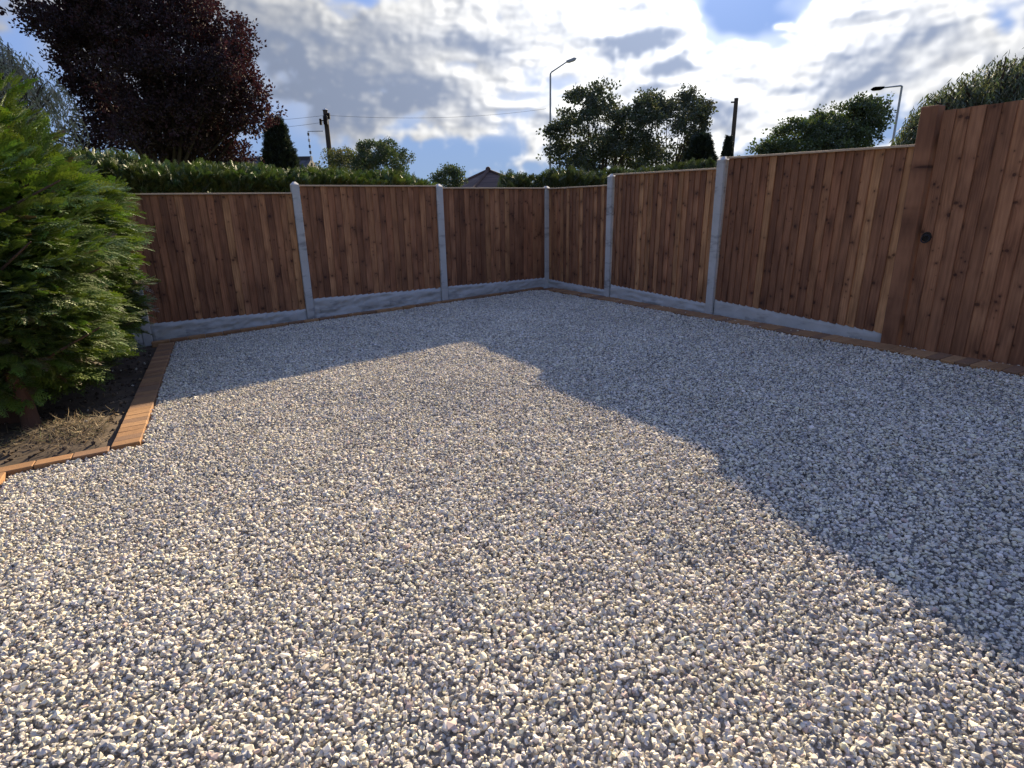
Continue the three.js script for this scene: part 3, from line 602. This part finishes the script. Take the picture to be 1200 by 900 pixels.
// conifer hedge: foliage over a long box whose top follows the given heights
function hedge(label, pts, thick, count, tint, spraySize, depthShow) {
  // pts: [X, F, topY]
  const p0 = pts[0], t = thing('conifer_hedge', label, 'hedge', V(p0[0], slope(p0[0], p0[1]) - 0.2, p0[1]), 0, 'clipped conifer hedges');
  const list = [], o = t.position; let total = 0; const len = [];
  for (let i = 1; i < pts.length; i++) { len.push(Math.hypot(pts[i][0] - pts[i - 1][0], pts[i][1] - pts[i - 1][1])); total += len[i - 1]; }
  for (let n = 0; n < count; n++) {
    let s = rnd() * total, i = 0; while (i < len.length - 1 && s > len[i]) { s -= len[i]; i++; }
    const k = s / len[i], X = mix(pts[i][0], pts[i + 1][0], k), F = mix(pts[i][1], pts[i + 1][1], k), top = mix(pts[i][2], pts[i + 1][2], k) + 0.12 * (fbm(X * 2.1, F * 2.1, 3, 3) - 0.5) * 2;
    const ux = (pts[i + 1][0] - pts[i][0]) / len[i], uf = (pts[i + 1][1] - pts[i][1]) / len[i];   // along; across = (uf, -ux) or its opposite
    const across = rr(-0.5, 0.5), edge = Math.abs(across) * 2;
    const round = top - 0.25 * thick * Math.pow(edge, 3);
    const onTop = rnd() < 0.62;
    let y, a = across, d;
    if (onTop) { y = round - Math.pow(rnd(), 1.5) * 0.25; d = new THREE.Vector3(gauss() * 0.8, 0.55, gauss() * 0.8); }
    else { a = (rnd() < 0.75 ? 1 : -1) * rr(0.38, 0.52); y = top - 0.1 - rnd() * depthShow; const sgn = Math.sign(a); d = new THREE.Vector3(-uf * sgn * (ux > 0 ? -1 : 1) + gauss() * 0.3, 0.55, gauss() * 0.3 + 0.6 * (sgn > 0 ? 1 : -1)); }
    // across the hedge: the garden side is +a
    const nx = uf, nf = -ux, sg = (nf < 0 ? 1 : -1);
    list.push([V(X + nx * sg * a * thick, y, F + nf * sg * a * thick).sub(o), d.normalize(), rr(0.7, 1.25) * spraySize]);
  }
  foliage(t, list, sprays, coniferMat, () => { const v = rr(0.6, 1.25); return lin(tint[0] * v * rr(0.85, 1.2), tint[1] * v, tint[2] * v); });
  const st = [];
  for (let s = 0.3; s < total; s += 0.7) { let q = s, i = 0; while (i < len.length - 1 && q > len[i]) { q -= len[i]; i++; } const k = q / len[i], X = mix(pts[i][0], pts[i + 1][0], k), F = mix(pts[i][1], pts[i + 1][1], k), b = V(X, slope(X, F) - 0.3, F).sub(o), e = b.clone(); e.y = mix(pts[i][2], pts[i + 1][2], k) - 0.25 - o.y; st.push(limb([[b, 0.06], [e, 0.02]], 6)); for (let j = 0; j < 8; j++) { const f = b.clone().lerp(e, 0.55 + j * 0.055), dd = new THREE.Vector3(Math.cos(j * 2.4), 0.4, Math.sin(j * 2.4)).multiplyScalar(0.5); st.push(limb([[f, 0.014], [f.clone().add(dd), 0.005]], 4)); } }
  mesh('stems', join(st), redBark, t);
  return t;
}
{
  rnd = mulberry(23);
  const back = 1.55, row = (s, px, py) => { const q = onL(s, -back); return [q.X, q.F, q.top]; };
  const tops = [[8.2, 2.2], [7.0, 2.10], [5.9, 2.0], [5.0, 1.92], [4.3, 1.88], [3.4, 1.86], [2.6, 1.83], [2.0, 1.76], [1.5, 1.64]];
  hedge('clipped green conifer hedge just behind the left fence', tops.map(([s, h]) => { const q = onL(s, -back); return [q.X, q.F, h]; }), 1.1, 13000, [0.092, 0.15, 0.026], 0.15, 0.75);
  const a = at(590, 209, 13.2), b = at(650, 206, 13.4), c = at(712, 207, 13.6), d = at(780, 204, 13.8), e = at(870, 190, 14);
  hedge('low dark hedge behind the corner post, under the large tree', [a, b, c, d, e].map((q) => [q.X, q.F, q.y]), 1.0, 4200, [0.07, 0.105, 0.026], 0.2, 0.9);
}
console.log('conifers done');

// ---------------------------------------------------------------- broad-leaved trees
function leafGeo(w, fold = 0.18) {   // one leaf along +y, folded along its midrib
  const g = new THREE.BufferGeometry();
  g.setAttribute('position', new THREE.Float32BufferAttribute([0, 0, 0, w * 0.5, 0.38, fold * w, 0, 0.45, 0, -w * 0.5, 0.38, fold * w, w * 0.36, 0.72, fold * w * 0.6, -w * 0.36, 0.72, fold * w * 0.6, 0, 1, -0.06], 3));
  g.setAttribute('uv', new THREE.Float32BufferAttribute(new Float32Array(14), 2));
  g.setIndex([0, 1, 2, 0, 2, 3, 2, 1, 4, 2, 5, 3, 2, 4, 6, 2, 6, 5]); g.computeVertexNormals(); return g;
}
function twig(seed, leaves, w, spread) {   // a twig's end with several leaves
  const r = mulberry(seed), list = [];
  for (let i = 0; i < leaves; i++) {
    const g = leafGeo(w).toNonIndexed(), s = 0.42 * (0.75 + 0.5 * r());
    const d = new THREE.Vector3((r() - 0.5) * 2, 0.25 + r() * 0.9, (r() - 0.5) * 2).normalize();
    g.applyMatrix4(new THREE.Matrix4().compose(new THREE.Vector3((r() - 0.5) * spread, r() * 0.8 * spread + 0.02, (r() - 0.5) * spread), frame(d, r() * 6.28), new THREE.Vector3(s, s, s)));
    list.push(g);
  }
  const g = mergeGeometries(list); g.computeVertexNormals(); return g;
}
const broad = [twig(11, 7, 0.62, 0.9), twig(12, 8, 0.58, 1.0), twig(13, 6, 0.66, 0.8)];
const narrow = [twig(21, 9, 0.34, 1.0), twig(22, 8, 0.3, 1.1)];
// lobes: [X, y, F, rx, ry, rf] in the world; the clumps gather round limb ends inside them
function tree(name, label, base, lobes, o) {
  rnd = mulberry(o.seed);
  const t = thing(name, label, o.category || 'tree', V(base.X, base.y, base.F), 0, o.group);
  const org = t.position, parts = [], list = [];
  const fork = o.fork || new THREE.Vector3(0, (lobes[0][1] - base.y) * 0.45, 0);
  parts.push(limb([[new THREE.Vector3(0, -0.3, 0), o.trunk * 1.3], [fork.clone().multiplyScalar(0.4).add(new THREE.Vector3(0.06, 0, 0.05)), o.trunk], [fork, o.trunk * 0.75]], 9));
  for (const l of lobes) {
    const vol = l[3] * l[4] * l[5], n = Math.max(5, Math.round(o.clumps * (l[6] ?? 1)));
    for (let i = 0; i < n; i++) {
      const d = randDir(), k = 0.35 + 0.62 * Math.pow(rnd(), 0.55);
      const c = V(l[0] + d.x * l[3] * k, l[1] + d.y * l[4] * k, l[2] + d.z * l[5] * k).sub(org);
      const mid = fork.clone().lerp(c, 0.55).add(new THREE.Vector3(gauss() * 0.2, -0.12 * c.distanceTo(fork) * 0.5, gauss() * 0.2));
      if (i % 4 === 0) parts.push(limb([[fork.clone().multiplyScalar(rr(0.75, 1)), o.trunk * 0.28], [mid, o.trunk * 0.16], [c, o.trunk * 0.04]], 5));
      const cr = o.clump * rr(0.65, 1.3), out = new THREE.Vector3(d.x, d.y * 0.7 + 0.15, -d.z).normalize();
      const m = Math.round(o.leaves * rr(0.6, 1.35));
      for (let j = 0; j < m; j++) {
        const e = randDir(), q = cr * Math.pow(rnd(), 0.42) * (rnd() < 0.08 ? 1.35 : 1);
        const p = c.clone().add(new THREE.Vector3(e.x * q, e.y * q * (o.flat || 0.72), e.z * q)).addScaledVector(out, rr(-0.3, 0.3) * cr);
        const dir = e.clone().multiplyScalar(0.7).add(out).add(new THREE.Vector3(0, o.lift ?? 0.1, 0)).normalize();
        list.push([p, dir, o.size * rr(0.7, 1.3)]);
      }
    }
  }
  foliage(t, list, o.geos || broad, o.mat, o.colour);
  mesh('trunk', join(parts), o.bark || bark, t);
  return t;
}
const gnd = (X, F) => slope(X, F) - 0.5;
const lobe = (px, py, F, wpx, hpx, rf, share) => { const q = at(px, py, F), k = Math.hypot(F, 0) / FOCAL * 1.02; return [q.X, q.y, F, wpx * k, hpx * k, rf, share]; };
const green = (r, g, b) => () => { const v = rr(0.6, 1.35); return lin(r * v * rr(0.85, 1.2), g * v, b * v); };
const greenLeaf = leafMat(0.4, 0.8), purpleLeaf = leafMat(0.22, 0.95);
{
  const b = at(195, 200, 20);
  tree('purple_tree', 'tall dark purple leaved tree with red tinged sunlit side', { X: b.X, y: gnd(b.X, 20), F: 20 },
    [lobe(185, 70, 20, 100, 80, 3.0, 1.1), lobe(122, 70, 20, 62, 64, 2.4, 0.6), lobe(240, 98, 20, 54, 62, 2.2, 0.7), lobe(190, 150, 20, 92, 40, 2.6, 0.6), lobe(162, -20, 20, 68, 46, 2.4, 0.55), lobe(288, 122, 20, 20, 26, 1.0, 0.16), lobe(92, 40, 20, 38, 38, 1.6, 0.25)],
    { seed: 41, trunk: 0.26, clumps: 56, leaves: 84, clump: 0.58, size: 0.215, mat: purpleLeaf, colour: () => { const v = rr(0.5, 1.5); return lin(0.036 * v, 0.0105 * v, 0.013 * v); } });
}
{
  const b = at(745, 210, 24);
  const col = green(0.06, 0.08, 0.035);
  tree('leafy_tree', 'large spreading green tree with gaps, beside the straight street lamp', { X: at(705, 210, 24).X, y: gnd(2, 24), F: 24 },
    [lobe(700, 150, 24, 46, 40, 1.8, 1), lobe(668, 165, 24, 22, 28, 1, 0.4), lobe(690, 118, 24, 20, 12, 0.8, 0.22), lobe(742, 140, 24, 22, 26, 1, 0.4), lobe(740, 170, 24, 24, 20, 1, 0.35), lobe(715, 185, 24, 58, 14, 1.6, 0.55)],
    { seed: 51, trunk: 0.16, clumps: 40, leaves: 26, clump: 0.36, size: 0.24, mat: greenLeaf, colour: col, flat: 0.55 });
  tree('leafy_tree', 'rounded dark green tree merging with its larger neighbour, next to two pointed conifers', { X: at(785, 210, 25.5).X, y: gnd(2, 25), F: 25.5 },
    [lobe(780, 150, 25.5, 42, 36, 1.8, 1), lobe(762, 126, 25.5, 16, 16, 0.8, 0.25), lobe(808, 140, 25.5, 17, 24, 0.8, 0.3), lobe(775, 185, 25.5, 50, 14, 1.4, 0.45)],
    { seed: 52, trunk: 0.16, clumps: 42, leaves: 26, clump: 0.36, size: 0.24, mat: greenLeaf, colour: green(0.055, 0.072, 0.035), flat: 0.6 });
  tree('leafy_tree', 'flat topped green tree behind the panel beside the gate post', { X: at(975, 190, 20).X, y: gnd(5, 20), F: 20 },
    [lobe(962, 166, 20, 50, 22, 1.6, 1), lobe(990, 145, 20, 28, 19, 1.3, 0.6), lobe(1015, 135, 20, 14, 10, 0.6, 0.2), lobe(915, 176, 20, 22, 8, 0.8, 0.3), lobe(950, 182, 20, 56, 12, 1.5, 0.6)],
    { seed: 53, trunk: 0.12, clumps: 44, leaves: 44, clump: 0.32, size: 0.19, mat: greenLeaf, colour: green(0.06, 0.092, 0.022), flat: 0.5 });
  tree('round_shrub', 'rounded dark green shrub top above the hedge', { X: at(450, 200, 17).X, y: gnd(-4, 17), F: 17 },
    [lobe(447, 190, 17, 32, 20, 0.9, 1), lobe(440, 182, 17, 18, 12, 0.6, 0.3)], { seed: 54, trunk: 0.08, clumps: 34, leaves: 34, clump: 0.2, size: 0.12, mat: greenLeaf, colour: green(0.055, 0.085, 0.025), category: 'shrub' });
  tree('round_shrub', 'yellowish green shrub top beside the telegraph pole', { X: at(408, 200, 17.6).X, y: gnd(-4, 17), F: 17.6 },
    [lobe(408, 192, 17.6, 25, 16, 0.8, 1)], { seed: 55, trunk: 0.08, clumps: 34, leaves: 34, clump: 0.2, size: 0.12, mat: greenLeaf, colour: green(0.11, 0.125, 0.03), category: 'shrub' });
  tree('round_shrub', 'small green shrub top between the hedge and the tiled roof', { X: at(527, 208, 15).X, y: gnd(-1, 15), F: 15 },
    [lobe(527, 209, 15, 14, 9, 0.4, 1)], { seed: 56, trunk: 0.05, clumps: 20, leaves: 26, clump: 0.14, size: 0.11, mat: greenLeaf, colour: green(0.055, 0.085, 0.025), category: 'shrub' });
}
// pointed conifers
function pointed(label, px, pyTop, F, wpx, seed, tint) {
  rnd = mulberry(seed);
  const q = at(px, pyTop, F), y0 = gnd(q.X, F), t = thing('pointed_conifer', label, 'conifer', V(q.X, y0, F)), h = q.y - y0, rad = wpx / FOCAL * F, list = [];
  for (let i = 0; i < 3400; i++) {
    const k = Math.pow(rnd(), 0.8), a = rnd() * 6.283, w = rad * Math.pow(k, 0.8) * (0.82 + 0.36 * noise(Math.cos(a) * 2 + 5, k * 9, Math.sin(a) * 2)) * Math.pow(rnd(), 0.2);
    list.push([new THREE.Vector3(Math.cos(a) * w, h * (1 - k * 0.62) - 0.1, Math.sin(a) * w), new THREE.Vector3(Math.cos(a) * 0.7, 0.75, Math.sin(a) * 0.7).normalize(), rr(0.75, 1.25) * clamp(rad * 0.5, 0.13, 0.34)]);
  }
  foliage(t, list, sprays, coniferMat, green(...tint));
  mesh('trunk', limb([[new THREE.Vector3(0, -0.3, 0), 0.14], [new THREE.Vector3(0, h * 0.95, 0), 0.02]], 7), bark, t);
}
pointed('broad dark conifer at the right edge of the leafy trees', 822, 163, 22, 22, 61, [0.03, 0.048, 0.02]);
pointed('small narrow conifer standing against the plain pole', 854, 158, 20, 9, 62, [0.03, 0.045, 0.02]);
pointed('dark conifer peeping out behind the purple tree', 322, 140, 27, 24, 63, [0.032, 0.05, 0.024]);
// willows: hanging strands of narrow leaves
function willow(label, lobes, F, seed, tint, n) {
  rnd = mulberry(seed);
  const l0 = lobes[0], y0 = gnd(l0[0], F), t = thing('willow_tree', label, 'tree', V(l0[0], y0, F)), o = t.position, list = [], parts = [];
  const fork = new THREE.Vector3(0, (l0[1] - y0) * 0.6, 0);
  parts.push(limb([[new THREE.Vector3(0, -0.3, 0), 0.25], [fork.clone().multiplyScalar(0.5), 0.2], [fork, 0.15]], 9));
  for (const l of lobes) for (let i = 0; i < n * (l[6] ?? 1); i++) {
    const d = randDir(); d.y = Math.abs(d.y) * 1.1 - 0.25; const k = 0.55 + 0.45 * rnd();
    const p = V(l[0] + d.x * l[3] * k, l[1] + d.y * l[4] * k, l[2] + d.z * l[5] * k).sub(o);
    if (i % 9 === 0) parts.push(limb([[fork, 0.06], [fork.clone().lerp(p, 0.6).add(new THREE.Vector3(0, 0.3, 0)), 0.035], [p, 0.01]], 5));
    const len = rr(0.5, 1.9), sway = new THREE.Vector3(d.x * 0.25 + gauss() * 0.08, 0, -d.z * 0.25 + gauss() * 0.08);
    for (let s = 0; s < len; s += 0.055) {
      const q = p.clone().addScaledVector(sway, Math.sin(s * 1.1)).add(new THREE.Vector3(gauss() * 0.02, -s + 0.15 * Math.sin(s * 2), gauss() * 0.02));
      list.push([q, new THREE.Vector3(gauss() * 0.7, -0.75, gauss() * 0.7).normalize(), rr(0.08, 0.15)]);
    }
  }
  foliage(t, list, [leafGeo(0.2), leafGeo(0.26)], greenLeaf, green(...tint));
  mesh('trunk', join(parts), bark, t);
}
willow('tall willow with hanging strands behind the gate', [lobe(1165, 112, 13, 60, 42, 1.5, 1), lobe(1118, 128, 13, 40, 32, 1.1, 0.5), lobe(1225, 95, 13, 70, 52, 1.8, 0.9), lobe(1086, 152, 13, 22, 26, 0.7, 0.28)], 13, 71, [0.08, 0.105, 0.04], 430);
willow('pale grey green feathery tree above the conifer at the bed', [lobe(-5, 95, 15, 58, 52, 1.6, 1), lobe(-60, 70, 15, 70, 60, 1.6, 0.8)], 15, 72, [0.30, 0.30, 0.19], 380);
console.log('trees done');

// ---------------------------------------------------------------- poles, lamps, wires, houses
function segmentPole(name, label, category, px, pyTop, F, r0, r1, mat, group, partName = 'pole') {
  const q = at(px, pyTop, F), y0 = gnd(q.X, F), h = q.y - y0, t = thing(name, label, category, V(q.X, y0, F), 0, group);
  const g = new THREE.CylinderGeometry(r1, r0, h, 14); g.translate(0, h / 2, 0); mesh(partName, g, mat, t);
  return { t, h, q };
}
const wireMat = new THREE.MeshStandardMaterial({ color: lin(0.06, 0.06, 0.065), roughness: 0.7 });
function wire(label, a, b, sag, r = 0.006) {
  const mid = a.clone().lerp(b, 0.5); mid.y -= sag;
  const c = new THREE.QuadraticBezierCurve3(a, mid, b);
  tag(mesh('overhead_wire', new THREE.TubeGeometry(c, 24, r, 5), wireMat), label, 'wire', 'overhead wires');
}
{
  const { t, h, q } = segmentPole('telegraph_pole', 'wooden telegraph pole with brackets at its top above the hedge', 'pole', 381, 129, 27, 0.125, 0.095, poleWood);
  mesh('pole_cap', new THREE.ConeGeometry(0.13, 0.07, 12).translate(0, h + 0.035, 0), metal, t);
  for (const [dx, dy] of [[-0.2, -0.42], [0.17, -0.2]]) {
    mesh('bracket', join([box(0.24, 0.04, 0.05, dx * 0.6, h + dy, 0.1), box(0.09, 0.24, 0.10, dx, h + dy - 0.05, 0.12)]), blackIron, t);
  }
  mesh('terminal_box', rbox(0.17, 0.34, 0.13, 0.02, h - 0.42, 0.17, 0.02), blackIron, t);
  const top = V(q.X, q.y - 0.2, 27), lo = V(q.X, q.y - 0.45, 27);
  const m1 = at(640, 137, 34), m2 = at(330, 139, 33), m3 = at(300, 146, 31);
  wire('thin wire running from the telegraph pole over the tiled roof', top, V(m1.X, m1.y + 0.4, 34), 0.5);
  wire('thin wire running from the telegraph pole behind the purple tree', lo, V(m3.X - 3, m3.y, 31), 0.4);
  wire('thin upper wire from the telegraph pole towards the dark conifer', top, V(m2.X - 5, m2.y, 33), 0.3);
  // slender banded mast with a short arm
  const a = segmentPole('aerial_mast', 'slender banded aerial mast left of the telegraph pole', 'mast', 361, 154, 30, 0.012, 0.012, metal);
  const light = new THREE.MeshStandardMaterial({ color: lin(0.6, 0.6, 0.58), roughness: 0.6 }), dark = new THREE.MeshStandardMaterial({ color: lin(0.06, 0.06, 0.06), roughness: 0.6 });
  for (let k = 0; k < 9; k++) mesh('band', new THREE.CylinderGeometry(0.05, 0.05, 0.13, 8).translate(0, a.h - 0.12 - k * 0.27, 0), k % 3 === 1 ? light : dark, a.t);
  mesh('arm', box(0.75, 0.03, 0.03, 0.35, a.h, 0), metal, a.t);
  segmentPole('plain_pole', 'plain dark timber pole rising behind the small narrow conifer', 'pole', 863, 115, 28, 0.11, 0.085, poleWood);
  const b2 = scene.children[scene.children.length - 1]; const hh = at(863, 115, 28).y - gnd(at(863, 115, 28).X, 28);
  mesh('hook', box(0.16, 0.06, 0.05, -0.14, hh - 0.16, 0), blackIron, b2);
}
function lamp(label, pxBase, pxTop, pyTop, armPx, armPy, F) {
  const { t, h, q } = segmentPole('street_lamp', label, 'street lamp', pxTop, pyTop, F, 0.06, 0.04, metal, 'street lamps', 'column');
  const e = at(armPx, armPy, F), dx = e.X - q.X, dy = e.y - q.y, end = new THREE.Vector3(dx, h + dy, 0);
  const low = new THREE.CylinderGeometry(0.1, 0.1, 1.4, 14); low.translate(0, 0.7, 0); mesh('base_door_section', low, metal, t);
  mesh('arm', limb([[new THREE.Vector3(0, h - 0.02, 0), 0.04], [new THREE.Vector3(dx * 0.06, h + dy * 0.06 + 0.02, 0), 0.033], [end, 0.026]], 10), metal, t);
  const an = Math.atan2(dy, dx), head = new THREE.Group(); head.name = 'lantern'; head.position.copy(end); head.scale.setScalar(0.72); head.rotation.z = dx > 0 ? an * 0.5 : -(Math.PI - an) * 0.0 + Math.PI + 0.08; t.add(head);
  const flip = dx > 0 ? 1 : -1;
  const s = new THREE.Shape(); s.moveTo(-0.04, -0.03); s.lineTo(0.12, -0.09); s.lineTo(0.5, -0.07); s.lineTo(0.58, 0); s.lineTo(0.45, 0.07); s.lineTo(-0.04, 0.04); s.closePath();
  const hg = new THREE.ExtrudeGeometry(s, { depth: 0.2, bevelEnabled: true, bevelSize: 0.02, bevelThickness: 0.02, bevelSegments: 2 }); hg.translate(0, 0, -0.1); hg.scale(1, flip, 1);
  mesh('housing', hg, metal, head);
  const gl = rbox(0.3, 0.03, 0.16, 0.3, -0.098 * flip, 0, 0.01); mesh('lens', gl, new THREE.MeshStandardMaterial({ color: lin(0.5, 0.5, 0.48), roughness: 0.25 }), head);
}
lamp('street lamp with arm rising to the right, behind the leafy tree', 645, 645, 86, 665, 72, 30);
lamp('street lamp with level arm pointing left, beside the willow', 1050, 1057, 101, 1034, 103, 26);
{
  const tile = (i) => new THREE.MeshStandardMaterial({ roughness: 0.9, map: texture(256, 256, (x, y, c) => { const row = Math.floor(y / 16), k = 0.65 + 0.5 * hash3(Math.floor((x + (row % 2) * 8) / 16), row, i), e = (y % 16) < 2 ? 0.5 : 1, n = k * e * (0.8 + 0.4 * noise(x / 30, y / 30, i)); if (i) { c[0] = 0.10 * n; c[1] = 0.062 * n; c[2] = 0.05 * n; } else { c[0] = 0.07 * n; c[1] = 0.068 * n; c[2] = 0.075 * n; } }) });
  const brick = new THREE.MeshStandardMaterial({ color: lin(0.3, 0.15, 0.1), roughness: 0.95 }), pane = new THREE.MeshStandardMaterial({ color: lin(0.03, 0.035, 0.04), roughness: 0.1 }), white = new THREE.MeshStandardMaterial({ color: lin(0.7, 0.7, 0.68), roughness: 0.5 });
  function windows(t, w, z) { for (const x of [-w * 0.28, w * 0.28]) { const f = mesh('window', box(1.3, 1.1, 0.06, x, 1.6, z + 0.03), white, t); mesh('pane', box(1.14, 0.94, 0.02, x, 1.6, z + 0.07), pane, f); } mesh('door', box(0.9, 2.0, 0.06, 0, 1.0, z + 0.03), white, t); }
  {
    // bungalow with a hipped roof; only its peak shows over the hedge
    const F = 38, q = at(572, 200, F), y0 = gnd(q.X, F) - 0.4, H = q.y - y0, pitch = 0.53, w = 9, eave = H - w / 2 * pitch;
    const t = thing('bungalow', 'distant bungalow whose brown hipped roof peeps over the hedge', 'house', V(q.X, y0, F));
    mesh('wall', box(w - 0.8, eave, w - 0.8, 0, eave / 2, 0), brick, t);
    const rg = new THREE.ConeGeometry(w / Math.SQRT2, H - eave, 4, 1).toNonIndexed(); rg.rotateY(Math.PI / 4 + 0.0); rg.translate(0, (H + eave) / 2, 0); rg.rotateY(0.5); rg.computeVertexNormals();
    const p = rg.attributes.position, uv = rg.attributes.uv; for (let i = 0; i < p.count; i++) uv.setXY(i, (p.getX(i) + p.getZ(i)) * 0.2, p.getY(i) * 0.4);
    const roof = mesh('roof', rg, tile(1), t);
    const c = [[-1, -1], [1, -1], [1, 1], [-1, 1]].map(([a, b]) => new THREE.Vector3(a * w / 2, eave, b * w / 2).applyAxisAngle(UPV, 0.5));
    for (const e of c) mesh('hip_ridge', limb([[new THREE.Vector3(0, H + 0.02, 0), 0.1], [e, 0.1]], 6), tile(1), roof);
    mesh('ridge_finial', new THREE.SphereGeometry(0.16, 10, 8).translate(0, H + 0.08, 0), tile(1), roof);
    windows(t, w, (w - 0.8) / 2);
  }
  {
    const F = 31, q = at(325, 183, F), y0 = gnd(q.X, F) - 0.4, H = q.y - y0, w = 11, dp = 7, eave = H - 1.7;
    const t = thing('house', 'distant house with a dark grey roof behind the purple tree', 'house', V(q.X - w / 2 + 1.05, y0, F + 2));
    mesh('wall', box(w - 0.4, eave, dp - 0.6, 0, eave / 2, 0), brick, t);
    const s = new THREE.Shape(); s.moveTo(-dp / 2, eave - 0.1); s.lineTo(0, H); s.lineTo(dp / 2, eave - 0.1); s.closePath();
    const rg = new THREE.ExtrudeGeometry(s, { depth: w, bevelEnabled: false }); rg.translate(0, 0, -w / 2); rg.rotateY(Math.PI / 2);
    const p = rg.attributes.position, uv = rg.attributes.uv; for (let i = 0; i < p.count; i++) uv.setXY(i, p.getX(i) * 0.25, p.getY(i) * 0.5);
    const roof = mesh('roof', rg, tile(0), t);
    mesh('ridge', box(w + 0.05, 0.16, 0.22, 0, H + 0.03, 0), tile(0), roof);
    windows(t, w, (dp - 0.6) / 2);
  }
}
renderer.render(scene, camera);
